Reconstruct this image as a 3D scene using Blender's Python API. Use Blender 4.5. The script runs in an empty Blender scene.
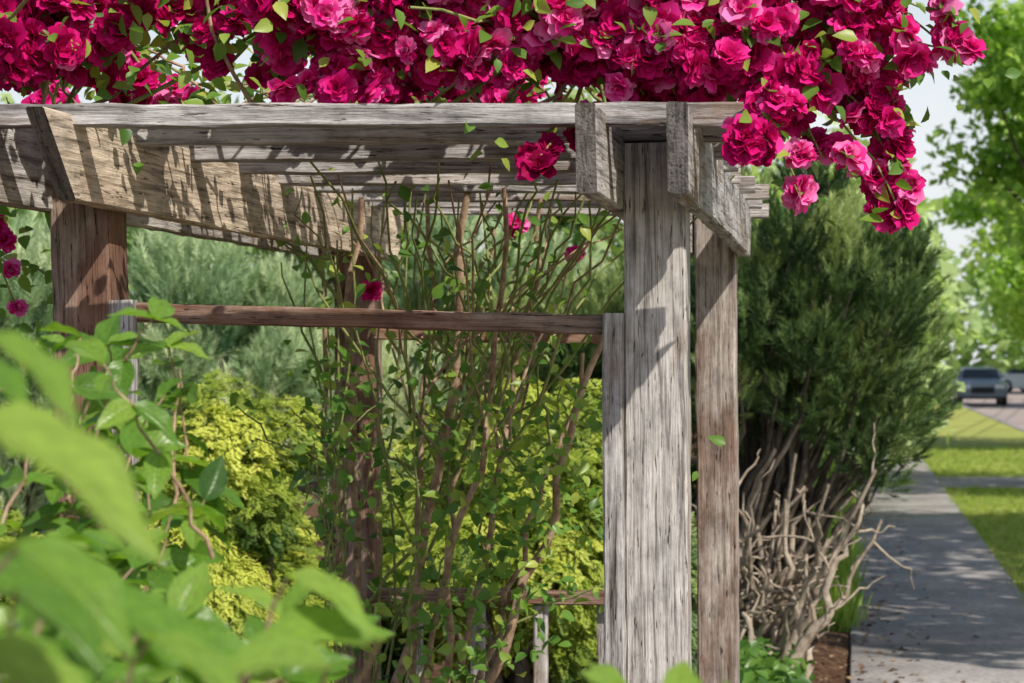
import bpy, math, numpy as np
from mathutils import Vector, Matrix
rng=np.random.default_rng(7)
scene=bpy.context.scene
col=scene.collection
TAN=0.147   # the pavement heads slightly to the right of the camera axis
def P(u,D,z=0.0): return np.array([u+TAN*D, D-0.07*u, z])
def S(u,D,z=0.0): return np.array([u+TAN*D, D, z])

# ---------------------------------------------------------------- materials
def newmat(name):
    m=bpy.data.materials.new(name); m.use_nodes=True
    nt=m.node_tree; b=nt.nodes['Principled BSDF']
    return m,nt,b
def N(nt,t,**k):
    n=nt.nodes.new(t)
    for a,v in k.items():
        if a in n.inputs.keys(): n.inputs[a].default_value=v
        else: setattr(n,a,v)
    return n
def ramp(nt,fac,stops):
    r=nt.nodes.new('ShaderNodeValToRGB'); e=r.color_ramp.elements
    while len(e)>1: e.remove(e[-1])
    e[0].position=stops[0][0]; e[0].color=(*stops[0][1],1)
    for p,c in stops[1:]:
        x=e.new(p); x.color=(*c,1)
    nt.links.new(fac,r.inputs['Fac']); return r.outputs['Color']
def mixc(nt,a,b,fac,mode='MIX'):
    m=nt.nodes.new('ShaderNodeMix'); m.data_type='RGBA'; m.blend_type=mode
    for s,v in ((6,a),(7,b),(0,fac)):
        if isinstance(v,(float,int)): m.inputs[s].default_value=v
        elif isinstance(v,tuple): m.inputs[s].default_value=(*v,1)
        else: nt.links.new(v,m.inputs[s])
    return m.outputs[2]
def noise(nt,vec,scale,detail=4,rough=0.6,dist=0.0):
    n=nt.nodes.new('ShaderNodeTexNoise'); n.inputs['Scale'].default_value=scale
    n.inputs['Detail'].default_value=detail; n.inputs['Roughness'].default_value=rough
    n.inputs['Distortion'].default_value=dist
    if vec is not None: nt.links.new(vec,n.inputs['Vector'])
    return n.outputs['Fac']
def bump(nt,b,h,strength,dist=0.01):
    n=nt.nodes.new('ShaderNodeBump'); n.inputs['Strength'].default_value=strength; n.inputs['Distance'].default_value=dist
    nt.links.new(h,n.inputs['Height']); nt.links.new(n.outputs['Normal'],b.inputs['Normal'])
    return n
def math_(nt,op,a,b=None):
    m=nt.nodes.new('ShaderNodeMath'); m.operation=op
    for i,v in enumerate((a,b)):
        if v is None: continue
        if isinstance(v,(int,float)): m.inputs[i].default_value=v
        else: nt.links.new(v,m.inputs[i])
    return m.outputs[0]

def wood(name,light,dark,brown,bfac,end=False):
    m,nt,b=newmat(name)
    tc=N(nt,'ShaderNodeTexCoord'); oi=N(nt,'ShaderNodeObjectInfo')
    off=nt.nodes.new('ShaderNodeVectorMath'); off.operation='ADD'
    sc=nt.nodes.new('ShaderNodeVectorMath'); sc.operation='SCALE'; sc.inputs[0].default_value=(7,5,9)
    nt.links.new(oi.outputs['Random'],sc.inputs['Scale'])
    nt.links.new(tc.outputs['Object'],off.inputs[0]); nt.links.new(sc.outputs[0],off.inputs[1])
    v=off.outputs[0]
    def mp(s):
        q=nt.nodes.new('ShaderNodeMapping'); q.inputs['Scale'].default_value=s; nt.links.new(v,q.inputs['Vector']); return q.outputs[0]
    g1=noise(nt,mp((1.1,20,20) if not end else (1,30,5)),3,8,0.62,0.7)
    g2=noise(nt,mp((1.6,90,90)),2.0,4,0.65,0.3)
    pits=noise(nt,mp((11,95,95)),1.6,3,0.6)
    big=noise(nt,mp((1,3.5,3.5)),2.4,6,0.68)
    lich=noise(nt,mp((3,4,4)),4,6,0.7)
    c=ramp(nt,g1,[(0.28,dark),(0.40,tuple(x*0.6 for x in light)),(0.52,light),(0.72,tuple(min(1,x*1.3) for x in light))])
    bf=ramp(nt,big,[(0.60-bfac*0.35,(0,0,0)),(0.74-bfac*0.35,(1,1,1))])
    c=mixc(nt,c,brown,math_(nt,'MULTIPLY',bf,0.75))
    c=mixc(nt,c,ramp(nt,g2,[(0.33,(0.38,0.33,0.29)),(0.47,(1,1,1))]),0.9,'MULTIPLY')
    c=mixc(nt,c,ramp(nt,pits,[(0.32,(0.10,0.07,0.05)),(0.385,(1,1,1))]),0.9,'MULTIPLY')
    c=mixc(nt,c,ramp(nt,lich,[(0.3,(0.55,0.55,0.55)),(0.5,(0.95,0.95,0.95)),(0.7,(1.2,1.2,1.22))]),1.0,'MULTIPLY')
    c=mixc(nt,c,ramp(nt,oi.outputs['Random'],[(0,(0.82,0.82,0.84)),(1,(1.1,1.08,1.05))]),1.0,'MULTIPLY')
    nt.links.new(c,b.inputs['Base Color']); b.inputs['Roughness'].default_value=0.9
    b.inputs['Specular IOR Level'].default_value=0.2
    h=math_(nt,'ADD',g1,math_(nt,'MULTIPLY',g2,0.5)); h=math_(nt,'ADD',h,math_(nt,'MULTIPLY',pits,0.6))
    bump(nt,b,h,0.75,0.006)
    return m
WG=wood('weathered_wood_grey',(0.50,0.475,0.465),(0.09,0.065,0.05),(0.27,0.18,0.12),0.25)
WB=wood('weathered_wood_beige',(0.60,0.50,0.40),(0.12,0.08,0.06),(0.36,0.25,0.16),0.2)  # beige wood, colour lightened to stand in for sunlight on the inner left beam
WR=wood('weathered_wood_brown',(0.42,0.37,0.34),(0.07,0.04,0.03),(0.15,0.08,0.05),0.45)
WRR=wood('weathered_wood_russet',(0.38,0.28,0.22),(0.07,0.035,0.025),(0.20,0.09,0.055),0.6)
WE=wood('wood_end_grain',(0.20,0.18,0.17),(0.04,0.03,0.025),(0.10,0.07,0.05),0.2,True)  # dark end grain; shade on the undercut beam ends is painted into it

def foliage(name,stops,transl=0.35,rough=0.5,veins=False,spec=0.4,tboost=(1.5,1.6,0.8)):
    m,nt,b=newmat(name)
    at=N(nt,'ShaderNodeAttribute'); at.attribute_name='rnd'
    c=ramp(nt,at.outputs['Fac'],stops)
    if veins:
        uv=N(nt,'ShaderNodeUVMap'); sp=N(nt,'ShaderNodeSeparateXYZ'); nt.links.new(uv.outputs[0],sp.inputs[0])
        a=math_(nt,'ABSOLUTE',math_(nt,'SUBTRACT',sp.outputs[0],0.5))
        ph=math_(nt,'SUBTRACT',math_(nt,'MULTIPLY',sp.outputs[1],9.0),math_(nt,'MULTIPLY',a,5.0))
        fr=math_(nt,'ABSOLUTE',math_(nt,'SUBTRACT',math_(nt,'FRACT',ph),0.5))
        vein=ramp(nt,fr,[(0.0,(1,1,1)),(0.10,(0,0,0))])
        mid=ramp(nt,a,[(0.0,(1,1,1)),(0.04,(0,0,0))])
        vv=mixc(nt,vein,mid,1.0,'LIGHTEN')
        nz=noise(nt,uv.outputs[0],6,4)
        c=mixc(nt,c,ramp(nt,nz,[(0.3,(0.75,0.75,0.75)),(0.7,(1.15,1.15,1.1))]),1.0,'MULTIPLY')
        c=mixc(nt,c,(0.30,0.45,0.08),math_(nt,'MULTIPLY',vv,0.3))
        bump(nt,b,math_(nt,'SUBTRACT',1.0,vv),0.6,0.002)
    nt.links.new(c,b.inputs['Base Color']); b.inputs['Roughness'].default_value=rough
    b.inputs['Specular IOR Level'].default_value=spec
    tr=N(nt,'ShaderNodeBsdfTranslucent'); nt.links.new(mixc(nt,c,tboost,1.0,'MULTIPLY'),tr.inputs['Color'])
    mx=N(nt,'ShaderNodeMixShader'); mx.inputs[0].default_value=transl
    nt.links.new(b.outputs[0],mx.inputs[1]); nt.links.new(tr.outputs[0],mx.inputs[2])
    nt.links.new(mx.outputs[0],nt.nodes['Material Output'].inputs['Surface'])
    return m
M_big=foliage('shrub_leaf',[(0,(0.045,0.12,0.02)),(0.5,(0.14,0.29,0.035)),(1,(0.32,0.46,0.08))],0.45,0.36,True,0.5,(1.6,1.6,0.7))
M_rleaf=foliage('rose_leaf',[(0,(0.05,0.13,0.025)),(0.6,(0.15,0.29,0.045)),(1,(0.40,0.47,0.09))],0.4,0.38)
M_yel=foliage('golden_cypress_leaf',[(0,(0.06,0.12,0.015)),(0.45,(0.27,0.35,0.04)),(1,(0.60,0.62,0.13))],0.35,0.6)
M_mugo=foliage('pine_needle',[(0,(0.03,0.065,0.022)),(0.5,(0.11,0.19,0.06)),(1,(0.38,0.47,0.18))],0.25,0.5,tboost=(1.3,1.3,0.8))
M_pale=foliage('pale_pine_needle',[(0,(0.10,0.19,0.09)),(0.5,(0.36,0.50,0.27)),(1,(0.74,0.80,0.54))],0.35,0.5,tboost=(1.2,1.2,1.0))
M_tree=foliage('street_tree_leaf',[(0,(0.10,0.20,0.02)),(0.5,(0.28,0.45,0.08)),(1,(0.56,0.67,0.22))],0.5,0.5)
M_far=foliage('distant_leaf',[(0,(0.07,0.14,0.05)),(0.5,(0.24,0.36,0.13)),(1,(0.52,0.62,0.32))],0.4,0.6)
M_grass=foliage('grass_blade',[(0,(0.12,0.21,0.02)),(0.5,(0.25,0.36,0.05)),(1,(0.45,0.48,0.14))],0.35,0.6)
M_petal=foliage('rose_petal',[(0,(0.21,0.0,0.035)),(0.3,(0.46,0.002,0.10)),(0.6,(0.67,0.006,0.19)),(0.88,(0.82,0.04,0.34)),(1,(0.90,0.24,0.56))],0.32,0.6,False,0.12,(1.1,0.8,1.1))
def bark(name,c1,c2,scale=12):
    m,nt,b=newmat(name); tc=N(nt,'ShaderNodeTexCoord')
    n=noise(nt,tc.outputs['Object'],scale,6,0.7)
    nt.links.new(ramp(nt,n,[(0.35,c1),(0.65,c2)]),b.inputs['Base Color']); b.inputs['Roughness'].default_value=0.85
    bump(nt,b,n,0.6,0.01); return m
B_cane=bark('cane_bark',(0.18,0.10,0.06),(0.52,0.37,0.25),25)
B_green=bark('green_cane',(0.12,0.18,0.035),(0.32,0.32,0.12),20)
B_grey=bark('grey_bark',(0.18,0.135,0.10),(0.50,0.42,0.33),14)
B_tree=bark('tree_bark',(0.05,0.04,0.03),(0.16,0.13,0.10),8)

# ---------------------------------------------------------------- mesh helpers
def link(ob,parent=None):
    col.objects.link(ob)
    if parent is not None: ob.parent=parent
    return ob
def empty(name,loc=(0,0,0)):
    e=bpy.data.objects.new(name,None); e.empty_display_size=0.2; col.objects.link(e); return e
def mk(name,V,F,mat,parent=None,rnd=None,uv=None,smooth=False):
    V=np.asarray(V,dtype=np.float32); F=np.asarray(F,dtype=np.int32)
    me=bpy.data.meshes.new(name); k=F.shape[1]
    me.vertices.add(len(V)); me.vertices.foreach_set('co',V.ravel())
    me.loops.add(F.size); me.loops.foreach_set('vertex_index',F.ravel())
    me.polygons.add(len(F)); me.polygons.foreach_set('loop_start',np.arange(0,F.size,k,dtype=np.int32))
    try: me.polygons.foreach_set('loop_total',np.full(len(F),k,dtype=np.int32))
    except Exception: pass
    if smooth: me.polygons.foreach_set('use_smooth',np.ones(len(F),dtype=bool))
    me.update(calc_edges=True)
    if rnd is not None:
        a=me.attributes.new('rnd','FLOAT','POINT'); a.data.foreach_set('value',np.asarray(rnd,dtype=np.float32))
    if uv is not None:
        l=me.uv_layers.new(name='UVMap'); l.data.foreach_set('uv',np.asarray(uv,dtype=np.float32)[F.ravel()].ravel())
    me.materials.append(mat)
    return link(bpy.data.objects.new(name,me),parent)
def norm(a): return a/np.maximum(np.linalg.norm(a,axis=-1,keepdims=True),1e-9)
def frames(nrm,tan=None):
    nrm=norm(np.asarray(nrm,float)); n=len(nrm)
    if tan is None: tan=rng.normal(size=(n,3))
    t=tan-nrm*np.sum(tan*nrm,axis=1,keepdims=True); t=norm(t)
    x=np.cross(t,nrm)
    return np.stack([x,t,nrm],axis=2)
def inst(tV,tF,R,s,T):
    n=len(T); s=np.asarray(s,float)
    V=np.einsum('nij,vj->nvi',R,tV)*s[:,None,None]+np.asarray(T)[:,None,:]
    F=(tF[None]+ (np.arange(n)*len(tV))[:,None,None])
    return V.reshape(-1,3),F.reshape(-1,tF.shape[1])
def leafT(nx,ny,width=0.3,curl=-0.25,fold=0.15,tip=1.6,wav=0.0):
    V=[];UV=[]
    for j in range(ny+1):
        v=j/ny
        w=width*(math.sin(math.pi*min(1,v**0.8))**0.8)*(1-v**3*0.3) if 0<v<1 else (0.012 if v==0 else 0.0)
        for i in range(nx+1):
            a=(i/nx-0.5)*2
            V.append((a*w, v-0.04*abs(a), curl*v*v+fold*abs(a)*w*2+wav*math.sin(v*14)*abs(a)*0.03)); UV.append((i/nx,v))
    F=[(j*(nx+1)+i,j*(nx+1)+i+1,(j+1)*(nx+1)+i+1,(j+1)*(nx+1)+i) for j in range(ny) for i in range(nx)]
    return np.array(V),np.array(F),np.array(UV)
def tube(path,radii,sides=6):
    path=np.asarray(path,float); n=len(path); V=[]
    t=norm(np.gradient(path,axis=0)); ref=np.array([0.31,0.23,0.92]) if abs(t[0][2])<0.8 else np.array([1.0,0.1,0])
    for i in range(n):
        a=norm(np.cross(t[i],ref)); b=np.cross(t[i],a)
        for k in range(sides):
            an=2*math.pi*k/sides; V.append(path[i]+radii[i]*(math.cos(an)*a+math.sin(an)*b))
    F=[(i*sides+k,i*sides+(k+1)%sides,(i+1)*sides+(k+1)%sides,(i+1)*sides+k) for i in range(n-1) for k in range(sides)]
    return np.array(V),np.array(F)
class Acc:
    def __init__(s): s.V=[];s.F=[];s.n=0;s.r=[];s.u=[]
    def add(s,V,F,r=None,u=None):
        s.V.append(V); s.F.append(F+s.n); s.n+=len(V)
        if r is not None: s.r.append(r)
        if u is not None: s.u.append(u)
    def make(s,name,mat,parent=None,smooth=False):
        return mk(name,np.concatenate(s.V),np.concatenate(s.F),mat,parent,np.concatenate(s.r) if s.r else None,np.concatenate(s.u) if s.u else None,smooth)
def wiggle(p0,p1,n,amp,sag=0.0):
    p0=np.asarray(p0,float);p1=np.asarray(p1,float); t=np.linspace(0,1,n)[:,None]
    w=np.cumsum(rng.normal(size=(n,3)),axis=0)*amp; w=w-w[0]-(w[-1]-w[0])*t
    p=p0+(p1-p0)*t+w; p[:,2]+=sag*np.sin(math.pi*t[:,0]); return p
def add_leaves(acc,T,pos,nrm,tan,size,rnd,uv=True):
    tV,tF,tU=T; n=len(pos)
    V,F=inst(tV,tF,frames(nrm,tan),size,pos)
    acc.add(V,F,np.repeat(rnd,len(tV)),np.tile(tU,(n,1)) if uv else None)

# ---------------------------------------------------------------- boards
def board(name,p0,p1,w,h,mat,parent,side=None,cut0=0.0,cut1=0.0,warp=0.0025,bev=0.004):
    p0=np.asarray(p0,float);p1=np.asarray(p1,float); L=np.linalg.norm(p1-p0); d=(p1-p0)/L
    if side is None: side=np.array([1,0,0.0])
    up=norm(np.cross(d,side)); side=norm(np.cross(up,d))
    n=max(4,int(L/0.06))
    a,b=w/2,h/2
    prof=[(-a+bev,-b),(a-bev,-b),(a,-b+bev),(a,b-bev),(a-bev,b),(-a+bev,b),(-a,b-bev),(-a,-b+bev)]
    V=[]
    off=np.cumsum(rng.normal(size=(n+1,2)),axis=0)*warp*0.35; off-=np.linspace(0,1,n+1)[:,None]*off[-1]
    for i in range(n+1):
        x=(i/n-0.5)*L
        for (y,z) in prof:
            xx=x
            if i<=2: xx+=cut0*(0.5+z/h)*(1,0.72,0.4)[i]
            if i>=n-2: xx-=cut1*(0.5+z/h)*(1,0.72,0.4)[n-i]
            j=rng.normal(size=2)*warp*0.35
            V.append((xx,y+off[i,0]+j[0],z+off[i,1]+j[1]))
    F=[[i*8+k,i*8+(k+1)%8,(i+1)*8+(k+1)%8,(i+1)*8+k] for i in range(n) for k in range(8)]
    F.append(list(range(7,-1,-1))); F.append([n*8+k for k in range(8)])
    me=bpy.data.meshes.new(name); me.from_pydata(V,[],F); me.materials.append(mat); me.materials.append(WE); me.update()
    me.polygons[len(F)-1].material_index=1; me.polygons[len(F)-2].material_index=1
    ob=bpy.data.objects.new(name,me); c=(p0+p1)/2
    M=Matrix(((d[0],side[0],up[0],c[0]),(d[1],side[1],up[1],c[1]),(d[2],side[2],up[2],c[2]),(0,0,0,1)))
    link(ob,parent); ob.matrix_world=M
    return ob
arb=empty('garden_arbor')
SD=norm(np.array([1,-0.147,0.0]))
def post(name,u,D,w,z1,mat,lean=0.0):
    board(name,P(u+lean,D,-0.1),P(u,D,z1),w,w,mat,arb,side=SD,warp=0.002,bev=0.005)
post('front_right_post',-0.398,4.75,0.128,2.046,WG,0.02)
post('front_left_post',-1.60,4.75,0.128,2.046,WRR,0.06)
post('rear_right_post',-0.394,6.78,0.118,2.046,WR,0.01)
post('rear_left_post',-1.50,6.98,0.125,2.046,WRR)
zc=1.992; hb=0.165
for nm,u0,u1,D1,m,ct in (('outer_right_beam',-0.313,-0.315,6.95,WG,0.03),('inner_right_beam',-0.484,-0.480,6.95,WG,0.03),
                    ('inner_left_beam',-1.513,-1.415,7.2,WB,0.17),('outer_left_beam',-1.687,-1.585,7.2,WG,0.17)):
    board(nm,P(u0,4.20,zc),P(u1,D1,zc),0.038,hb,m,arb,side=SD,cut0=ct,cut1=0.06)
Ds=[4.37,4.73,5.09,5.45,5.80,6.13,6.45,6.76,7.06]
for i,D in enumerate(Ds):
    j=rng.normal()*0.004; e=rng.uniform(-0.01,0.01)
    if i>1: e+=rng.uniform(-0.08,-0.02)
    board('roof_slat_%d'%(i+1),P(-1.97,D,2.072+j),P((-0.13 if i<2 else -0.2)+e,D,2.072-j),0.045,0.044,WG,arb,side=np.array([0,1,0.0]))
board('mid_rail',P(-1.50,4.72,1.700),P(-0.507,4.715,1.672),0.036,0.040,WRR,arb,side=np.array([0,1,0.0]))
board('right_frame_stile',P(-0.480,4.69,-0.05),P(-0.480,4.69,1.696),0.042,0.040,WG,arb,side=SD)
board('left_frame_stile',P(-1.475,4.70,-0.05),P(-1.505,4.70,1.725),0.055,0.040,WG,arb,side=SD)
board('rear_stile',P(-0.478,6.60,-0.05),P(-0.478,6.60,1.70),0.036,0.036,WR,arb,side=SD)
board('rear_mid_rail',P(-1.435,6.9,1.68),P(-0.465,6.8,1.66),0.036,0.036,WRR,arb,side=np.array([0,1,0.0]))
board('rear_low_rail',P(-1.435,6.9,0.885),P(-0.465,6.8,0.885),0.05,0.04,WRR,arb,side=np.array([0,1,0.0]))
for k in range(5):
    u=-1.30+k*0.19
    board('baluster_%d'%(k+1),P(u,6.86,-0.05),P(u,6.86,0.862),0.042,0.03,WG,arb,side=SD)

# ---------------------------------------------------------------- rose blooms
def roseT(seed,closed=0.0):
    r=np.random.default_rng(seed); Vs=[];Fs=[];Rn=[];n=0
    rings=[(4,0.08,1.35,0.22),(6,0.20,1.05,0.30),(7,0.30,0.70,0.36),(8,0.40,0.30,0.40),(7,0.42,-0.08,0.38)]
    for ri,(cnt,rad,tilt,size) in enumerate(rings):
        tilt=tilt*(1-closed)+1.2*closed
        for k in range(cnt):
            an=2*math.pi*(k+0.5*(ri%2))/cnt+r.normal()*0.3
            tl=tilt+r.normal()*0.28; sz=size*(1+r.normal()*0.18); ww=sz*r.uniform(0.48,0.66)
            ca,sa=math.cos(an),math.sin(an); ph=r.uniform(0,6.28); val=r.normal()*0.15; nt_=r.uniform(0.05,0.2); tw=r.normal()*0.25
            for j in range(3):
                v=j/2
                for i in range(5):
                    a=(i/4-0.5)*2
                    w=ww*(0.3,1.0,0.8)[j]
                    y=a*w; x=v*sz-0.10*sz*a*a*v+(abs(a)<0.3)*(-nt_*sz)*(j==2)*1.0
                    z=0.18*sz*(a*a)-0.12*sz*v*v*(2 if v>0.9 else 1)+0.09*sz*math.sin(a*4.5+ph)*v+tw*y*v
                    X=x*math.cos(tl)-z*math.sin(tl)+rad*0.22; Z=x*math.sin(tl)+z*math.cos(tl)
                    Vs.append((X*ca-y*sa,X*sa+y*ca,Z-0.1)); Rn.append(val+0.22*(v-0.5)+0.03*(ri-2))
            for j in range(2):
                for i in range(4):
                    q=n+j*5+i; Fs.append((q,q+1,q+6,q+5))
            n+=15
    return np.array(Vs),np.array(Fs),np.array(Rn)
roses=[roseT(s,c) for s,c in ((1,0),(2,0.05),(3,0.2),(4,0.0),(5,0.45),(6,0.1),(7,0.3))]
blooms=[]
def bloom(p,nrm,s,t): blooms.append((p,nrm,s,t))
leafpos=[]
def blob(c,r,n,tone=0.5,ts=0.17,size=(0.055,0.09),out=None,nl=0,shell=0.5):
    c=np.array(c);r=np.array(r)
    for _ in range(int(n)):
        d=norm(rng.normal(size=3)); q=shell+(1-shell)*rng.random()
        p=c+d*r*q; nn=d*0.9+np.array([0.25,-0.7,0.4])+rng.normal(size=3)*0.5
        bloom(p,nn,rng.uniform(*size),tone+rng.normal()*ts)
    for _ in range(nl):
        leafpos.append(c+norm(rng.normal(size=3))*r*rng.uniform(0.7,1.25))
for _ in range(240):
    y=4.48+2.2*rng.random()**2.0; x=rng.uniform(-1.3,0.60); hx=2.175+0.02*rng.random()
    fx=x/y*4.6
    sparse = -0.92<fx<-0.30
    if sparse and rng.random()<0.82:
        if rng.random()<0.5: leafpos.extend([np.array([x,y,2.2+0.22*rng.random()])+rng.normal(size=3)*[0.07,0.07,0.07] for _ in range(7)])
        continue
    z=hx+(0.36 if not sparse else 0.28)*rng.random()
    blob((x,y,z),(0.10,0.09,0.06),rng.integers(6,9),0.45+rng.normal()*0.15,0.13,nl=6,shell=0.35)
for _ in range(120):
    x=rng.uniform(-0.40,0.74); z=2.16+0.30*rng.random()
    blob((x,4.45+rng.random()*0.2,z),(0.09,0.06,0.06),6,0.55+rng.normal()*0.17,0.13,nl=3)
for _ in range(40):
    x=rng.uniform(-1.3,-0.86); z=2.19+0.28*rng.random()
    blob((x,4.55+rng.random()*0.3,z),(0.09,0.07,0.06),6,0.42+rng.normal()*0.15,0.13,nl=3)
for _ in range(14):
    x=rng.uniform(-0.86,-0.38); z=2.21+0.25*rng.random()
    blob((x,4.5+rng.random()*0.3,z),(0.06,0.07,0.05),4,0.55+rng.normal()*0.15,0.13,nl=6)
casc=[(0.53,4.50,2.20,0.08,12,.55),(0.60,4.6,2.13,0.07,9,.5),(0.64,4.6,2.25,0.10,16,.5),(0.70,4.6,2.18,0.08,13,.55),(0.68,4.65,2.32,0.09,13,.5),
      (0.735,4.6,2.11,0.06,12,.5),(0.755,4.6,2.04,0.05,11,.5),(0.775,4.6,1.97,0.05,10,.5),(0.755,4.6,1.90,0.038,8,.6),(0.735,4.6,1.98,0.035,4,.5),(0.80,4.62,1.945,0.022,3,.6),(0.62,4.6,2.03,0.05,3,.8),
      (0.57,4.5,2.0,0.03,3,.9),(0.56,4.5,1.935,0.015,2,.85),(0.50,4.3,2.07,0.05,6,.45),(0.47,4.28,2.015,0.05,9,.4),(0.445,4.28,2.0,0.03,5,.4),
      (0.845,4.5,2.285,0.018,2,.7),(0.865,4.5,2.23,0.03,5,.65),(0.885,4.5,2.21,0.02,3,.6),(0.82,4.6,2.2,0.025,2,.7),(0.70,4.55,2.08,0.05,6,.65),(0.66,4.5,1.99,0.03,3,.85)]
for x,y,z,r,n,t in casc:
    blob((x,y,z),(r,r*0.8,r),n,t,0.13,size=(0.045,0.08),nl=int(n*0.9),shell=0.3)
for x,y,z,s,t in ((0.054,4.4,1.972,0.075,0.1),(0.075,4.42,2.01,0.06,0.1),(0.03,4.42,1.99,0.055,0.1),(0.13,4.45,2.03,0.06,0.1),(-0.41,6.6,1.80,0.07,0.6),(0.18,6.6,1.905,0.055,0.75),(0.016,6.4,1.985,0.065,0.8),(0.0,6.4,1.97,0.05,0.7),
                (-1.115,5.05,1.865,0.06,.7),(-1.10,5.05,1.80,0.045,.8),(-1.085,5.05,1.715,0.045,.85),(-1.14,5.05,1.90,0.055,.6)):
    bloom(np.array([x,y,z]),np.array([0.1,-1,0.2])+rng.normal(size=3)*0.3,s,t)
acc=Acc(); bp=np.array([b[0] for b in blooms]); bn=np.array([b[1] for b in blooms]); bs=np.array([b[2] for b in blooms]); bt=np.array([b[3] for b in blooms])
var=rng.integers(0,len(roses),len(blooms))
for k,(tV,tF,tR) in enumerate(roses):
    m=var==k
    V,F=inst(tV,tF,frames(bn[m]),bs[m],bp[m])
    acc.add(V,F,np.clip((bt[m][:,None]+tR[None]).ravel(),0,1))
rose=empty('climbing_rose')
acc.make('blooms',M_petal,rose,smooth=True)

# canes
can=Acc(); gr=Acc(); rl=Acc()
LT=leafT(2,4,0.33,-0.15,0.2)
def cane_leaves(path,n,s=0.045,spread=0.05):
    idx=rng.integers(1,len(path),n); pos=path[idx]+rng.normal(size=(n,3))*spread
    leafpos.extend(list(pos))
def cane(a,p0,p1,r0,r1,n=12,amp=0.02,sag=0,leaves=0,kids=0):
    p=wiggle(p0,p1,n,amp,sag); V,F=tube(p,np.linspace(r0,r1,n)); a.add(V,F)
    if leaves: cane_leaves(p,leaves)
    for _ in range(kids):
        i=rng.integers(n//3,n-2); q=p[i]; e=q+np.array([rng.normal()*0.16,rng.normal()*0.12,rng.uniform(0.15,0.4)]); e[2]=min(e[2],2.06)
        cane(gr,q,e,r1*0.8,0.002,8,0.012,0,leaves=7)
    return p
for p0,p1,r in (((-0.30,6.5,0),(0.27,6.3,1.70),.019),((-0.26,6.55,0.3),(0.20,6.5,1.62),.012),((-0.36,6.6,0),(-0.12,6.2,2.05),.021),((-0.40,6.6,0),(-0.02,6.0,2.05),.014),
                ((-0.46,6.5,0),(-0.55,6.6,2.05),.013),((-0.33,6.6,0),(0.08,6.4,2.05),.013),((-0.30,6.6,0.0),(-0.24,6.5,2.05),.014),((-0.44,6.7,0),(-0.42,6.4,2.05),.016),((-0.38,6.45,0),(-0.1,6.6,1.75),.012)):
    cane(can,p0,p1,r,r*0.5,18,0.018,0,leaves=22,kids=3)
for k in range(9):
    x0=-0.35+rng.normal()*0.1; x1=rng.uniform(-0.7,0.42)
    cane(gr,(x0,6.5+rng.normal()*0.15,0 if k%3 else 0.8),(x0+(x1-x0)*0.8,rng.uniform(5.6,6.9),2.06),rng.uniform(.004,.007),.003,16,0.016,0.0,leaves=14,kids=1)
for k in range(40):
    x0=rng.uniform(-0.30,0.05); x1=x0+rng.normal()*0.30+0.13
    cane(gr if k%3 else can,(x0,rng.uniform(5.9,6.7),rng.uniform(1.3,1.65)),(x1,rng.uniform(5.2,6.9),rng.uniform(1.98,2.1)),.0045,.0027,10,0.018,rng.uniform(-0.02,0.05),leaves=3)
for k in range(3):
    cane(gr,(-0.50+rng.normal()*0.03,6.4,0.4),(-0.48+rng.normal()*0.07,6.3,1.3+rng.random()*0.7),.004,.003,9,0.01,0,leaves=24)
for k in range(70):
    x=rng.uniform(-1.2,0.6); y=rng.uniform(4.55,6.5)
    cane(gr if k%2 else can,(x,y,2.10),(x+rng.normal()*0.3,y-0.05+rng.normal()*0.2,2.25+0.25*rng.random()),.005,.003,8,0.015,0.05,leaves=5)
for x1,z1 in ((0.77,1.9),(0.76,2.0),(0.80,1.95),(0.885,2.21),(0.845,2.29),(0.57,1.95),(0.86,2.22),(0.62,2.0)):
    cane(gr,(0.4,4.6,2.25),(x1,4.58,z1),.004,.002,14,0.008,0.08,leaves=7)
for p0,p1 in (((-1.25,4.9,2.1),(-1.09,5.05,1.72)),((-1.2,5,2.1),(-1.13,5.05,1.85)),((0.1,4.5,2.1),(0.054,4.4,1.99))):
    cane(gr,p0,p1,.004,.002,8,0.008,0,leaves=6)
for c,r,n in (((0.1,6.1,1.27),(0.18,0.2,0.17),280),((-0.48,6.4,1.45),(0.08,0.15,0.25),100),((-0.08,6.2,0.95),(0.2,0.2,0.16),200),((0.02,4.42,2.0),(0.12,0.05,0.06),8),
              ((-0.72,4.65,2.25),(0.15,0.12,0.10),120),((-0.40,4.65,2.26),(0.1,0.1,0.1),45),((0.68,4.55,2.26),(0.16,0.1,0.12),120),((0.86,4.5,2.28),(0.05,0.05,0.05),14),
              ((-1.15,5.1,1.8),(0.1,0.2,0.25),110),((-0.2,6.2,1.4),(0.2,0.2,0.25),130),((0.0,4.45,2.28),(0.4,0.1,0.10),90),((-0.25,6.2,0.6),(0.2,0.2,0.2),90)):
    for _ in range(n): leafpos.append(np.array(c)+rng.normal(size=3)*np.array(r)*0.75)
lp=np.array(leafpos)
bad=(lp[:,1]<4.5)&(lp[:,2]<2.13)&(lp[:,0]<0.35)&(lp[:,2]>1.8)&((lp[:,0]<-0.1)|(lp[:,0]>0.15)); lp=lp[~bad]; n=len(lp)
nr=rng.normal(size=(n,3))*0.6+np.array([0.3,-0.5,0.8]); tn=rng.normal(size=(n,3))+np.array([0,0,-0.3])
add_leaves(rl,LT,lp,nr,tn,rng.uniform(0.026,0.052,n),np.clip(rng.normal(0.58,0.25,n),0,1))
rl.make('rose_leaves',M_rleaf,rose,smooth=True); can.make('brown_canes',B_cane,rose,smooth=True); gr.make('green_canes',B_green,rose,smooth=True)

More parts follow.
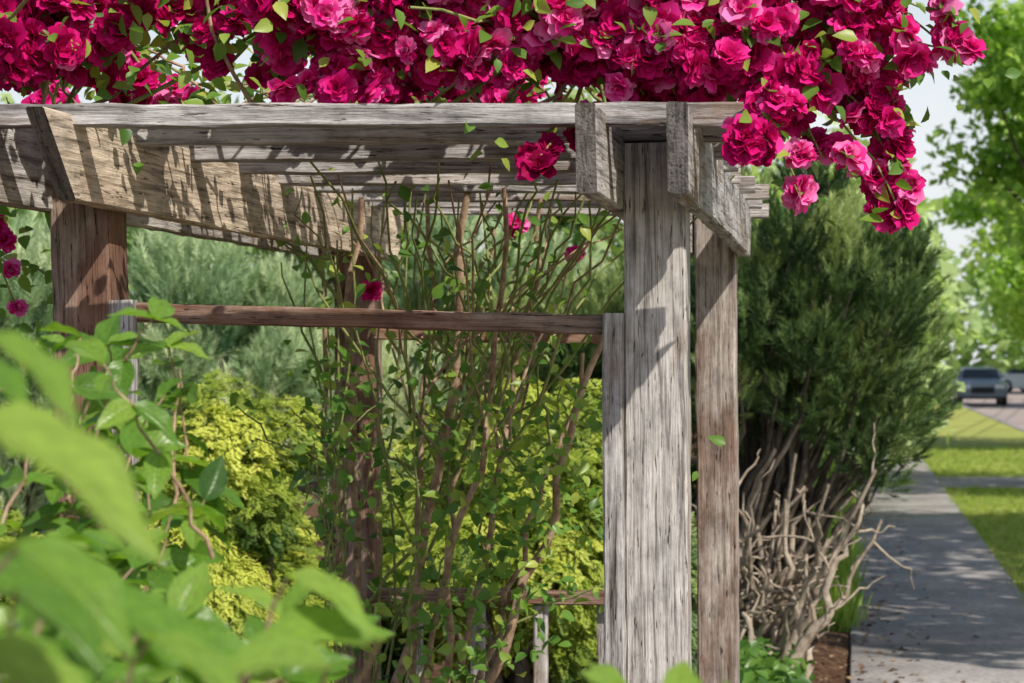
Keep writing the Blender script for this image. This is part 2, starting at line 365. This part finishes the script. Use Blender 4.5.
# ---------------------------------------------------------------- foreground shrub
shr=empty('broadleaf_shrub'); fl=Acc(); fs=Acc()
BT=leafT(6,9,0.27,-0.22,0.22,wav=1.0)
def twig(p0,p1,pairs,size,r=0.004,tone=0.5,start=0.3):
    n=14; p=wiggle(p0,p1,n,0.004,0.01); V,F=tube(p,np.linspace(r,r*0.4,n)); fs.add(V,F)
    ax=norm(p[-1]-p[0]); side=norm(np.cross(ax,[0.2,-1,0.4]))
    pos=[];tan=[];sz=[]
    for k in range(pairs):
        t=start+(1-start)*k/max(1,pairs-1); q=p[min(n-1,int(t*(n-1)))]
        s2=side if k%2==0 else norm(np.cross(ax,side))*0.8+side*0.3
        for sg in (-1,1):
            pos.append(q); tan.append(sg*s2*0.9+ax*0.35+np.array([0,0,-0.35])+rng.normal(size=3)*0.25); sz.append(size*rng.uniform(0.75,1.15)*(1-0.25*t))
    pos.append(p[-1]); tan.append(ax+rng.normal(size=3)*0.2); sz.append(size*0.8)
    m=len(pos); tan=np.array(tan)
    nr=np.array([0.1,-0.40,1.0])+rng.normal(size=(m,3))*0.38
    add_leaves(fl,BT,np.array(pos),nr,tan,np.array(sz),np.clip(tone+rng.normal(size=m)*0.24,0,1))
def twigs(n,cx,cy,cz,rx,ry,rz,size,pairs,dirv,L,tone=0.5):
    for _ in range(n):
        e=np.array([cx+rng.uniform(-1,1)*rx,cy+rng.uniform(-1,1)*ry,cz+rng.uniform(-1,1)*rz])
        d=norm(np.array(dirv)+rng.normal(size=3)*0.35)
        twig(e-d*L,e,pairs,size,0.003,tone)
twigs(16,-0.50,2.9,1.50,0.10,0.3,0.12,0.085,4,(0.25,0,1),0.28,0.5)
twigs(6,-0.52,2.9,1.645,0.08,0.2,0.03,0.085,3,(0.3,0,1),0.22,0.6)
twigs(6,-0.42,2.9,1.37,0.05,0.3,0.10,0.085,4,(0.4,0,0.8),0.25,0.45)
twigs(20,-0.55,2.7,1.24,0.14,0.3,0.12,0.085,4,(0.25,0,1),0.30,0.4)
twigs(9,-0.26,2.0,1.345,0.11,0.2,0.04,0.085,3,(0.3,0,0.9),0.22,0.55)
twigs(7,-0.38,1.85,1.41,0.05,0.2,0.05,0.085,3,(0.3,0,0.9),0.22,0.5)
twigs(3,0.07,1.8,1.338,0.03,0.1,0.008,0.07,2,(0.3,0,1),0.14,0.8)
twigs(2,0.13,1.6,1.350,0.02,0.05,0.006,0.07,2,(0.3,0,1),0.14,0.85)
def leaf_at(b,t,tone,nrm=(0.35,-0.22,0.95)):
    b=np.array(b);t=np.array(t); L=np.linalg.norm(t-b)
    add_leaves(fl,BT,np.array([b]),np.array([nrm])+rng.normal(size=(1,3))*0.10,np.array([t-b]),np.array([min(0.125,L*1.05)]),np.array([tone]))
    q=wiggle(b+[-0.06,0.03,-0.12],b,8,0.003); V,F=tube(q,np.linspace(0.003,0.0015,8)); fs.add(V,F)
for b,t,tn in (((-.270,1.18,1.612),(-.212,1.15,1.573),.7),((-.262,1.12,1.570),(-.150,1.09,1.512),.9),((-.289,1.35,1.490),(-.205,1.31,1.455),.6),((-.278,1.2,1.450),(-.195,1.17,1.424),.8),
               ((-.295,1.5,1.455),(-.203,1.48,1.385),.5),((-.165,1.7,1.440),(-.094,1.67,1.415),.85),((-.098,1.7,1.393),(-.194,1.66,1.352),.7),((-.267,1.7,1.412),(-.205,1.67,1.390),.5),
               ((-.33,1.4,1.47),(-.255,1.38,1.445),.4),((-.22,1.4,1.43),(-.15,1.36,1.395),.7),((-.31,1.3,1.60),(-.265,1.27,1.575),.5),
               ((-.17,1.5,1.405),(-.26,1.47,1.372),.5),((-.12,1.5,1.40),(-.19,1.46,1.375),.75),((-.36,1.6,1.46),(-.29,1.55,1.42),.35),((-.33,1.5,1.42),(-.25,1.45,1.39),.45),((-.30,1.3,1.44),(-.24,1.27,1.41),.6),
               ((-.27,1.25,1.475),(-.21,1.23,1.44),.35)):
    leaf_at(b,t,tn)
for k in range(16):
    q=np.array([rng.uniform(-0.75,-0.15),rng.uniform(1.4,3.1),rng.uniform(1.1,1.33)])
    p=wiggle((-0.55+rng.normal()*0.15,2.1+rng.normal()*0.2,-0.05),q,16,0.012); V,F=tube(p,np.linspace(0.012,0.004,16)); fs.add(V,F)
p=wiggle((0.05,2.0,-0.05),(0.10,1.7,1.25),16,0.01); V,F=tube(p,np.linspace(0.01,0.003,16)); fs.add(V,F)
twigs(36,-0.5,2.3,0.9,0.35,0.6,0.3,0.09,4,(0.1,0,1),0.3,0.3)
fl.make('shrub_leaves',M_big,shr,smooth=True); fs.make('shrub_stems',B_cane,shr,smooth=True)

# ---------------------------------------------------------------- conifers
def tuftT(nn,seed,L=0.42,spread=0.8,w=0.018):
    r=np.random.default_rng(seed); V=[];F=[]
    for k in range(nn):
        t=(k+0.5)/nn; a=k*2.4; tl=spread*(1-0.6*t)+r.normal()*0.1
        d=np.array([math.sin(tl)*math.cos(a),math.sin(tl)*math.sin(a),math.cos(tl)]); p=np.array([0,0,t*0.7])
        s=np.cross(d,[0.3,0.5,0.8]); s=s/np.linalg.norm(s)*w
        V+= [p-s,p+s,p+d*L*r.uniform(0.8,1.1)]; F.append((3*k,3*k+1,3*k+2))
    return np.array(V),np.array(F)
TT=tuftT(28,3,0.36,0.85,0.024)
def sprayT(seed):
    r=np.random.default_rng(seed); V=[];F=[];n=0
    def el(p,d,L,w):
        nonlocal n
        s=np.array([-d[1],d[0],0.0])*w
        V.extend([p,p+d*L*0.5+s,p+d*L+np.array([0,0,-0.06*L]),p+d*L*0.5-s]); F.append((n,n+1,n+2,n+3)); n+=4
    for k in range(7):
        t=k/7; c=np.array([0,t,-0.25*t*t])
        for sg in (-1,1):
            an=math.radians(50)*sg+r.normal()*0.15; d=np.array([math.sin(an),math.cos(an),r.normal()*0.2]); L=0.5*(1-0.6*t)
            el(c,d,L,0.06)
            an2=an-sg*0.8; el(c+d*L*0.5,np.array([math.sin(an2),math.cos(an2),r.normal()*0.2]),L*0.55,0.05)
    el(np.array([0,0.8,-0.15]),np.array([0,1.0,-.3]),0.3,0.06)
    return np.array(V),np.array(F)
ST=sprayT(5)
def lumpy(c,r,M,sub,seed):
    g=np.random.default_rng(seed); d=norm(g.normal(size=(M,3))); q=g.uniform(0.45,0.9,M)[:,None]
    return np.array(c)+d*np.array(r)*q, g.uniform(0.6,1.35,M)*sub
def conifer(name,lumps,n,tpl,size,mat,outz=0.4,tone=0.5,stems=None,bmat=B_tree,up=0.0,cv=0.15):
    e=empty(name); C,R=lumps; M=len(C); w_=R**2; k=rng.choice(M,n,p=w_/w_.sum())
    d=norm(rng.normal(size=(n,3))); rad=rng.uniform(0.55,1.0,n)**0.5
    pos=C[k]+d*(R[k]*rad)[:,None]
    ok=pos[:,2]>0.05; pos=pos[ok]; k=k[ok]; d=d[ok]; n=len(pos)
    cen=C.mean(0); o=norm(pos-cen)
    s=size*rng.uniform(0.6,1.25,n)
    clump=rng.normal(size=M)*cv
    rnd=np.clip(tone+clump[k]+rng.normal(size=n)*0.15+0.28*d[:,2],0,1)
    if tpl is TT: Rm=frames(o*0.4+d*0.7+rng.normal(size=(n,3))*0.25+np.array([0,-0.1,outz]))
    else: Rm=frames(np.array([0,-0.3,1.0])+d*0.7+rng.normal(size=(n,3))*0.35,o+d*0.5+rng.normal(size=(n,3))*0.4+np.array([0,0,-up]))
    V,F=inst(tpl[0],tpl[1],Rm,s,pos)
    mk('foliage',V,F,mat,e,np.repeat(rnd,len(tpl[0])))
    a=Acc()
    for i in range(M):
        b=np.array([cen[0]+rng.normal()*0.08,cen[1]+rng.normal()*0.08,-0.05]) if stems is None else np.array(stems)+rng.normal(size=3)*np.array([0.12,0.12,0])
        p=wiggle(b,C[i]-np.array([0,0,0.05]),14,0.03 if stems is not None else 0.02,0); V,F=tube(p,np.linspace(0.035,0.005,14)); a.add(V,F)
    a.make('branches',bmat,e,smooth=True)
    return e
C1,R1=lumpy((1.50,12.2,1.82),(0.58,0.6,0.60),34,0.15,1)
X1=np.array([[2.10,12.1,1.38],[2.12,12.2,1.68],[2.05,12.0,1.15],[1.9,11.9,1.03],[1.1,12,1.9],[1.0,12,1.6],[0.95,12.0,2.1],[1.88,12.2,2.2],[2.05,12,1.98],[1.25,12,2.42],[1.5,12,2.50],[1.72,12,2.32],[1.0,12,2.35],[1.6,11.8,1.30],[1.78,11.8,1.12],[1.35,11.7,1.6],[1.55,11.6,1.85],[1.25,11.7,2.05],[1.8,11.7,1.6],[1.7,11.5,2.0],[1.4,11.5,2.2],[1.9,11.6,1.8],[1.15,11.6,1.75],
             [1.1,11.8,1.42],[1.45,11.7,1.4],[1.95,11.8,1.3],[1.7,11.7,1.45],[1.0,11.9,1.3],[1.3,11.6,1.85],[1.5,11.5,1.65],[1.95,11.7,1.5],[1.6,11.6,2.2],[1.1,12,2.5],[1.62,12,2.55],[2.0,12,2.12]])
C1=np.concatenate([C1,X1]); R1=np.concatenate([R1,rng.uniform(0.10,0.18,len(X1))])
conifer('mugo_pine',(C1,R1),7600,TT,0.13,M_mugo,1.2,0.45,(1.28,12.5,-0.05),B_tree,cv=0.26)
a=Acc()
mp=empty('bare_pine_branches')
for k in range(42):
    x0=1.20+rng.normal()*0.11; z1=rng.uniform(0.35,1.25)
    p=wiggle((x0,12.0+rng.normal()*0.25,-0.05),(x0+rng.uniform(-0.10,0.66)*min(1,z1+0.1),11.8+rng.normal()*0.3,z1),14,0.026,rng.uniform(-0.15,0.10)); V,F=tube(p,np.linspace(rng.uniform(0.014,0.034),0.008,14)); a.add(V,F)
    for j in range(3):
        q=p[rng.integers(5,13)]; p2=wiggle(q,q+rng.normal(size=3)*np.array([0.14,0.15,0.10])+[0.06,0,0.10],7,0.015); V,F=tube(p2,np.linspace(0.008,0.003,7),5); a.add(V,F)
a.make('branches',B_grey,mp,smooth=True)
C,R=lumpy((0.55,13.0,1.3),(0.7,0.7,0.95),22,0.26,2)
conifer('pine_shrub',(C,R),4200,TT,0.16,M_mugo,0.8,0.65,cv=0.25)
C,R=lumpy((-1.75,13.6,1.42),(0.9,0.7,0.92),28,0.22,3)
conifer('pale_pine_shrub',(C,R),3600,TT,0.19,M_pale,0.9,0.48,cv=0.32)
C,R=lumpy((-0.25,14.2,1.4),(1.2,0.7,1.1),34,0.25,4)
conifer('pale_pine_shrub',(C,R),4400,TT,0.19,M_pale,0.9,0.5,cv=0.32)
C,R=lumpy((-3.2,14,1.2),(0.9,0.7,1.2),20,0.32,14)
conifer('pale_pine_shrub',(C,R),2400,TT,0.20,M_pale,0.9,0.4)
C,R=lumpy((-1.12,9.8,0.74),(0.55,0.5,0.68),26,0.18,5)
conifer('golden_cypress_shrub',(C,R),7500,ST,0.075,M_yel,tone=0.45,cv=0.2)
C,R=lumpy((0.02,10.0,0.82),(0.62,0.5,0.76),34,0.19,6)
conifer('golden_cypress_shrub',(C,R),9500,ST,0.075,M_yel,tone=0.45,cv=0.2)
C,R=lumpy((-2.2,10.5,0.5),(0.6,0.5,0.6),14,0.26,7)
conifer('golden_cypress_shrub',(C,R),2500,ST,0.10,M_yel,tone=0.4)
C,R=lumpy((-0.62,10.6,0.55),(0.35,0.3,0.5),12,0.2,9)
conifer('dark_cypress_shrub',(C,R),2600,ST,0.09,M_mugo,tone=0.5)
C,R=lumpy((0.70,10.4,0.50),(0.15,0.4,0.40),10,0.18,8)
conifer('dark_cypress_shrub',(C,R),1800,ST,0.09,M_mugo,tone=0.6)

# ---------------------------------------------------------------- broadleaf trees
QT=(np.array([[0,-0.5,0],[0.33,0,0.06],[0,0.5,0],[-0.33,0,0.06]],float),np.array([[0,1,2,3]]))
def tree(name,base,crown,r,n,leaf,mat,M=40,sub=0.9,tone=0.5,tr=0.18,seed=1,cv=0.15):
    e=empty(name); C,R=lumpy(crown,r,M,sub,seed); k=rng.integers(0,M,n)
    d=norm(rng.normal(size=(n,3))); pos=C[k]+d*(R[k]*rng.random(n)**0.45)[:,None]*np.array([1,1,0.75])
    pos=np.where(pos[:,2:3]<0.1,pos*[1,1,0]+[0,0,0.1+0.3*rng.random()],pos)
    cl=rng.normal(size=M)*cv
    V,F=inst(QT[0],QT[1],frames(rng.normal(size=(n,3))+[0.2,-0.2,0.8]),leaf*rng.uniform(0.6,1.3,n),pos)
    mk('foliage',V,F,mat,e,np.repeat(np.clip(tone+cl[k]+rng.normal(size=n)*0.18,0,1),4))
    a=Acc(); b=np.array(base,float); c=np.array(crown,float); f=b+(c-b)*0.5; f[2]=max(f[2],c[2]-r[2]*0.8)
    V,F=tube(wiggle(b-[0,0,0.2],f,8,0.03),np.linspace(tr,tr*0.7,8),10); a.add(V,F)
    for i in range(0,M,2):
        p=wiggle(f,C[i],9,0.06); V,F=tube(p,np.linspace(tr*0.45,tr*0.08,9)); a.add(V,F)
    a.make('trunk_and_limbs',B_tree,e,smooth=True)
    return e
def st(u,D,z=0): return tuple(S(u,D,z))
tree('street_tree',st(3.4,9.5),st(5.6,9.2,6.6),(2.3,3.2,1.8),5500,0.22,M_tree,34,0.8,seed=11)
tree('street_tree',st(3.4,16.5),st(5.3,16,6.4),(2.8,3.6,1.9),7000,0.22,M_tree,40,0.9,seed=12)
tree('street_tree',st(3.4,24),st(6.0,24,6.6),(2.8,3.0,2.0),6500,0.2,M_tree,45,0.9,seed=13)
tree('street_tree',st(3.6,40),st(4.7,40,5.9),(3.1,3.8,3.9),22000,0.21,M_tree,80,0.85,tone=0.62,seed=14,cv=0.22)
tree('street_tree',st(13.5,80),st(11,80,7),(6,5,6),18000,0.34,M_tree,70,1.4,tone=0.7,seed=15)
tree('street_tree',st(15,115),st(12,115,8),(8,6,8),16000,0.5,M_tree,60,2,tone=0.65,seed=16)
for i,(x,y,cz,rx,rz,tn) in enumerate(((-7.5,27,3.2,3,3.0,.6),(-4,30,3.2,3,2.7,.5),(-0.8,27,2.8,2.6,2.5,.65),(1.6,30,3.0,2.5,2.4,.6),(3.2,25,2.2,1.5,2.0,.85),(-6,22,2.2,2,2,.5),(4.4,33,2.2,1.7,2.0,.8))):
    tree('background_tree',(x,y,0),(x,y,cz),(rx,2.2,rz),7500,0.2,M_far,40,0.75,tone=tn,seed=20+i,cv=0.28)
n=18000; k=rng.integers(0,90,n); cx=np.linspace(-70,110,90)+rng.normal(size=90)*2; cz=rng.uniform(2,8,90); cy=rng.uniform(175,200,90)
d=norm(rng.normal(size=(n,3)))
pos=np.stack([cx[k],cy[k],cz[k]],1)+d*rng.random(n)[:,None]**0.5*np.array([5,5,4.0]); pos[:,2]=np.abs(pos[:,2])
V,F=inst(QT[0],QT[1],frames(rng.normal(size=(n,3))+[0,-0.3,0.7]),rng.uniform(0.8,1.6,n),pos)
mk('distant_trees',V,F,M_far,None,np.repeat(np.clip(rng.normal(0.6,0.2,n),0,1),4))

# ---------------------------------------------------------------- ground, pavement, street
def sheet(name,pts,z,mat,thick=0.0):
    V=[(p[0],p[1],z) for p in pts]
    me=bpy.data.meshes.new(name); n=len(V)
    F=[list(range(n))]
    if thick>0:
        V+=[(p[0],p[1],z-thick) for p in pts]
        F+=[[i,i+n,(i+1)%n+n,(i+1)%n] for i in range(n)]
    me.from_pydata(V,[],F); me.materials.append(mat); me.update(); return link(bpy.data.objects.new(name,me))
def groundmat(name,stops,scale,bs,bd,scale2=None,st2=None):
    m,nt,b=newmat(name); tc=N(nt,'ShaderNodeTexCoord')
    n=noise(nt,tc.outputs['Object'],scale,8,0.7); c=ramp(nt,n,stops)
    if scale2: c=mixc(nt,c,ramp(nt,noise(nt,tc.outputs['Object'],scale2,6,0.65),st2),1.0,'MULTIPLY')
    nt.links.new(c,b.inputs['Base Color']); b.inputs['Roughness'].default_value=0.95; b.inputs['Specular IOR Level'].default_value=0.15
    bump(nt,b,n,bs,bd); return m
G_soil=groundmat('mulch_soil',[(0.3,(0.04,0.022,0.014)),(0.5,(0.14,0.075,0.045)),(0.7,(0.30,0.19,0.12))],22,1,0.03,1.2,[(0.3,(0.6,0.6,0.6)),(0.7,(1.1,1.1,1.1))])
G_lawn=groundmat('lawn_grass',[(0.3,(0.17,0.22,0.05)),(0.5,(0.36,0.41,0.11)),(0.7,(0.58,0.56,0.24))],30,1,0.03,0.5,[(0.3,(0.75,0.8,0.7)),(0.7,(1.25,1.1,1.0))])
G_conc=groundmat('concrete',[(0.3,(0.20,0.19,0.185)),(0.5,(0.33,0.31,0.305)),(0.7,(0.45,0.42,0.41))],28,0.5,0.006,1.6,[(0.3,(0.62,0.62,0.62)),(0.7,(1.12,1.1,1.08))])
G_asph=groundmat('asphalt',[(0.3,(0.28,0.235,0.215)),(0.7,(0.44,0.37,0.34))],50,0.4,0.005,0.3,[(0.3,(0.8,0.8,0.8)),(0.7,(1.15,1.1,1.1))])
G_field=groundmat('open_ground',[(0.3,(0.06,0.09,0.03)),(0.7,(0.12,0.14,0.05))],3,0.3,0.05)
sheet('ground',[(-600,-600),(600,-600),(600,900),(-600,900)],-0.13,G_field)
def strip(name,u0,u1,D0,D1,z,mat,th=0.0): return sheet(name,[S(u0,D0),S(u1,D0),S(u1,D1),S(u0,D1)],z,mat,th)
nx,ny=90,160
uu=np.linspace(-7,0.0,nx); DD=np.linspace(-2,60,ny)
V=[]
for D in DD:
    for u in uu:
        p=S(u,D); h=0.03*math.sin(p[0]*3.1)*math.sin(p[1]*2.3)+rng.normal()*0.012
        if u>-0.05: h=-0.005
        V.append((p[0],p[1],h))
F=[(j*nx+i,j*nx+i+1,(j+1)*nx+i+1,(j+1)*nx+i) for j in range(ny-1) for i in range(nx-1)]
mk('garden_bed',V,F,G_soil,None,smooth=True)
strip('lawn',1.18,3.85,-5,28.8,0.0,G_lawn,0.1)
strip('lawn',1.18,3.85,31.5,170,0.0,G_lawn,0.1)
strip('driveway_apron',1.18,4.0,28.9,31.4,0.004,G_conc,0.1)
strip('road',4.02,12.5,-20,190,-0.12,G_asph)
strip('verge',12.7,60,-20,190,-0.02,G_lawn,0.1)
strip('kerb',3.86,4.01,-5,28.85,0.012,G_conc,0.13)
strip('kerb',3.86,4.01,31.45,170,0.012,G_conc,0.13)
strip('kerb',12.51,12.68,-5,170,0.012,G_conc,0.13)
V=[];F=[]
D=-4.0
while D<170:
    L=1.52; g=0.012; zz=0.03+rng.normal()*0.004; b=0.01
    q=[S(0.0+b,D+g+b),S(1.16-b,D+g+b),S(1.16-b,D+L-g-b),S(0.0+b,D+L-g-b)]; o=[S(0.0,D+g),S(1.16,D+g),S(1.16,D+L-g),S(0.0,D+L-g)]
    n=len(V); V+=[(p[0],p[1],zz) for p in q]+[(p[0],p[1],zz-0.01) for p in o]+[(p[0],p[1],-0.1) for p in o]
    F.append((n,n+1,n+2,n+3))
    for a0 in (0,4):
        for i in range(4): F.append((n+a0+i,n+a0+4+i,n+a0+4+(i+1)%4,n+a0+(i+1)%4))
    D+=L
mk('sidewalk',V,F,G_conc)
strip('sidewalk_base',-0.02,1.18,-4,170,-0.015,G_soil)
gT=(np.array([[-0.06,0,0],[0.06,0,0],[0.02,0.15,1.0],[-0.25,0,0],[-0.14,0,0],[-0.4,-0.1,0.8],[0.2,0,0],[0.3,0,0],[0.5,0.2,0.75]],float),np.array([[0,1,2],[3,4,5],[6,7,8]]))
def rz(n):
    ang=rng.uniform(0,6.28,n); Rm=np.zeros((n,3,3)); Rm[:,0,0]=np.cos(ang);Rm[:,0,1]=-np.sin(ang);Rm[:,1,0]=np.sin(ang);Rm[:,1,1]=np.cos(ang);Rm[:,2,2]=1; return Rm
n=26000; u=rng.uniform(1.11,3.85,n); D=12+30*rng.random(n)**1.3
m=~((D>28.6)&(D<31.6)); u=u[m];D=D[m];n=len(u)
V,F=inst(gT[0],gT[1],rz(n),rng.uniform(0.03,0.09,n),np.stack([u+TAN*D,D,np.full(n,-0.005)],1)); mk('grass',V,F,M_grass,None,np.repeat(rng.random(n),9))
n=3200; u=0.0-np.abs(rng.normal(size=n))*0.22; D=rng.uniform(13.5,34,n)
V,F=inst(gT[0],gT[1],rz(n),rng.uniform(0.06,0.28,n),np.stack([u+TAN*D,D,np.zeros(n)],1)); mk('weeds',V,F,M_grass,None,np.repeat(rng.random(n)*0.6,9))
gc=Acc(); n=900; pos=np.stack([rng.normal(1.05,0.16,n),rng.normal(11.3,0.4,n),np.abs(rng.normal(0.08,0.06,n))],1)
add_leaves(gc,LT,pos,rng.normal(size=(n,3))*0.4+[0,-0.4,1],None,rng.uniform(0.05,0.1,n),rng.random(n)*0.6); gc.make('ground_cover_plant',M_rleaf)
a=Acc(); n=2000; u=rng.uniform(-1.8,0.0,n); u=np.where(rng.random(n)<0.2,np.abs(rng.normal(size=n))*0.25,u); D=rng.uniform(10.5,24,n)
zz=np.where(u>-0.02,0.036,0.03)
M_lit=foliage('dry_leaf',[(0,(0.07,0.035,0.02)),(0.6,(0.2,0.12,0.07)),(1,(0.35,0.25,0.16))],0.1,0.8)
add_leaves(a,LT,np.stack([u+TAN*D,D,zz],1),rng.normal(size=(n,3))*0.25+[0,0,1],None,rng.uniform(0.02,0.055,n),rng.random(n))
a.make('leaf_litter',M_lit)

# ---------------------------------------------------------------- parked cars
def paint(name,c,rough=0.3,metal=0.0):
    m,nt,b=newmat(name); tc=N(nt,'ShaderNodeTexCoord'); n=noise(nt,tc.outputs['Object'],4,3)
    nt.links.new(mixc(nt,tuple(x*0.85 for x in c),c,n),b.inputs['Base Color']); b.inputs['Roughness'].default_value=rough; b.inputs['Metallic'].default_value=metal
    return m
M_blk=paint('tyre_rubber',(0.02,0.02,0.02),0.8); M_gl=paint('car_glass',(0.03,0.04,0.045),0.08); M_lamp=paint('headlamp_glass',(0.7,0.7,0.68),0.15); M_rim=paint('wheel_rim',(0.5,0.5,0.5),0.3,0.8)
def car(loc,ang,c):
    e=empty('parked_car'); pm=paint('car_paint',c,0.25)
    prof=[(-2.2,0.35),(-2.25,0.62),(-2.15,0.86),(-1.75,0.95),(-1.15,1.0),(-0.55,1.38),(0.1,1.45),(0.9,1.40),(1.6,1.02),(2.1,0.98),(2.22,0.7),(2.18,0.35),(1.7,0.25),(-1.7,0.25)]
    ys=[-0.90,-0.84,-0.66,0,0.66,0.84,0.90]
    V=[]
    for y in ys:
        a_=abs(y)
        for (x,z) in prof:
            if z>1.0: yy=y*(0.80 if z>1.3 else 0.92)
            else: yy=y
            zz=z-(0.05 if a_>0.8 else 0)*(1 if z>0.5 else 0); V.append((x*(0.97 if a_>0.8 else 1),yy,zz if a_<0.88 else 0.3+(zz-0.3)*0.93))
    k=len(prof); F=[[j*k+i,j*k+(i+1)%k,(j+1)*k+(i+1)%k,(j+1)*k+i] for j in range(len(ys)-1) for i in range(k)]
    F.append(list(range(k))[::-1]); F.append([(len(ys)-1)*k+i for i in range(k)])
    me=bpy.data.meshes.new('body'); me.from_pydata(V,[],F); me.materials.append(pm); me.update(); link(bpy.data.objects.new('body',me),e)
    def quad(nm,pts,mat):
        me=bpy.data.meshes.new(nm); me.from_pydata(pts,[],[list(range(len(pts)))]); me.materials.append(mat); link(bpy.data.objects.new(nm,me),e)
    quad('windscreen',[(-1.12,-0.72,1.03),(-1.12,0.72,1.03),(-0.60,0.62,1.365),(-0.60,-0.62,1.365)],M_gl)
    quad('rear_window',[(1.56,0.68,1.06),(1.56,-0.68,1.06),(0.96,-0.6,1.39),(0.96,0.6,1.39)],M_gl)
    for s in (-1,1):
        quad('side_window',[(-1.0,s*0.862,1.0),(1.4,s*0.862,1.0),(0.85,s*0.745,1.34),(-0.5,s*0.745,1.34)],M_gl)
        quad('headlamp',[(-2.235,s*0.45,0.66),(-2.235,s*0.80,0.66),(-2.19,s*0.80,0.80),(-2.19,s*0.45,0.80)],M_lamp)
    quad('grille',[(-2.262,-0.42,0.48),(-2.262,0.42,0.48),(-2.25,0.42,0.70),(-2.25,-0.42,0.70)],M_blk)
    for x in (-1.4,1.4):
        for s in (-1,1):
            for nm,r,w,mt in (('tyre',0.33,0.22,M_blk),('rim',0.2,0.24,M_rim)):
                V=[];nn=20
                for y in (-w/2,w/2):
                    for q in range(nn): V.append((x+r*math.cos(q*2*math.pi/nn),s*0.82+y,0.33+r*math.sin(q*2*math.pi/nn)))
                F=[[q,(q+1)%nn,(q+1)%nn+nn,q+nn] for q in range(nn)]+[list(range(nn))[::-1],list(range(nn,2*nn))]
                me=bpy.data.meshes.new(nm); me.from_pydata(V,[],F); me.materials.append(mt); link(bpy.data.objects.new(nm,me),e)
    e.location=loc; e.rotation_euler=(0,0,ang)
A0=math.radians(90-8.4)
car(S(4.95,88,-0.116),A0,(0.24,0.27,0.31))
car(S(10.0,122,-0.116),A0+0.9,(0.8,0.8,0.78))
car(S(11.4,140,-0.116),A0,(0.6,0.6,0.6))

M_pole=bark('pole_timber',(0.10,0.07,0.05),(0.2,0.15,0.11),6)
e=empty('utility_pole'); a=Acc(); b=S(13.2,95)
V,F=tube([b+[0,0,-0.2],b+[0,0,10.5]],[0.16,0.12],12); a.add(V,F)
V,F=tube([b+[-1.3,0,9.6],b+[1.3,0,9.6]],[0.07,0.07],6); a.add(V,F); a.make('pole_and_crossarm',M_pole,e)
a=Acc()
for k,dx in enumerate((-1.2,-0.5,0.6,1.2)):
    p0=b+[dx,0,9.72]; p1=S(5.0,30)+np.array([dx*0.7,0,7.2]); t=np.linspace(0,1,24)[:,None]; p=p0+(p1-p0)*t; p[:,2]-=1.3*4*(t*(1-t))[:,0]*0.5
    V,F=tube(p,[0.018]*24,5); a.add(V,F)
a.make('overhead_cables',M_blk,e)

# ---------------------------------------------------------------- light, sky, camera
ts=norm(np.array([0.44,-0.66,0.80])); el=math.asin(ts[2]); az=math.atan2(ts[0],ts[1])
w=bpy.data.worlds.new('World'); scene.world=w; w.use_nodes=True; nt=w.node_tree
sky=nt.nodes.new('ShaderNodeTexSky'); sky.sky_type='NISHITA'; sky.sun_disc=False; sky.sun_elevation=el; sky.sun_rotation=az; sky.air_density=1.0; sky.dust_density=1.5
# bright haze low in the sky
tc=nt.nodes.new('ShaderNodeTexCoord'); sp=nt.nodes.new('ShaderNodeSeparateXYZ'); nt.links.new(tc.outputs['Generated'],sp.inputs[0])
cl=noise(nt,tc.outputs['Generated'],5,5,0.6)
hz=ramp(nt,sp.outputs[2],[(0.0,(0.9,0.9,0.9)),(0.12,(0.7,0.7,0.7)),(0.30,(0,0,0))])
fc=math_(nt,'MULTIPLY',hz,math_(nt,'ADD',cl,0.5))
skc=mixc(nt,sky.outputs[0],(8.0,8.2,8.4),fc)
bg=nt.nodes['Background']; bg.inputs['Strength'].default_value=0.12; nt.links.new(skc,bg.inputs['Color'])
sl=bpy.data.lights.new('sun','SUN'); sl.energy=5.0; sl.angle=math.radians(0.5); sl.color=(1,0.94,0.83)
so=link(bpy.data.objects.new('sun',sl)); so.rotation_euler=Vector(-ts).to_track_quat('-Z','Y').to_euler()
cd=bpy.data.cameras.new('camera'); co=link(bpy.data.objects.new('camera',cd)); co.location=(0,0,1.6)
cd.sensor_width=22.3; cd.lens=50.09; cd.clip_start=0.05; cd.clip_end=3000
co.rotation_euler=(math.radians(90+0.46),0,0)
cd.dof.use_dof=True; cd.dof.focus_distance=4.9; cd.dof.aperture_fstop=5.6
scene.camera=co
scene.view_settings.view_transform='Standard'; scene.view_settings.look='None'; scene.view_settings.exposure=0
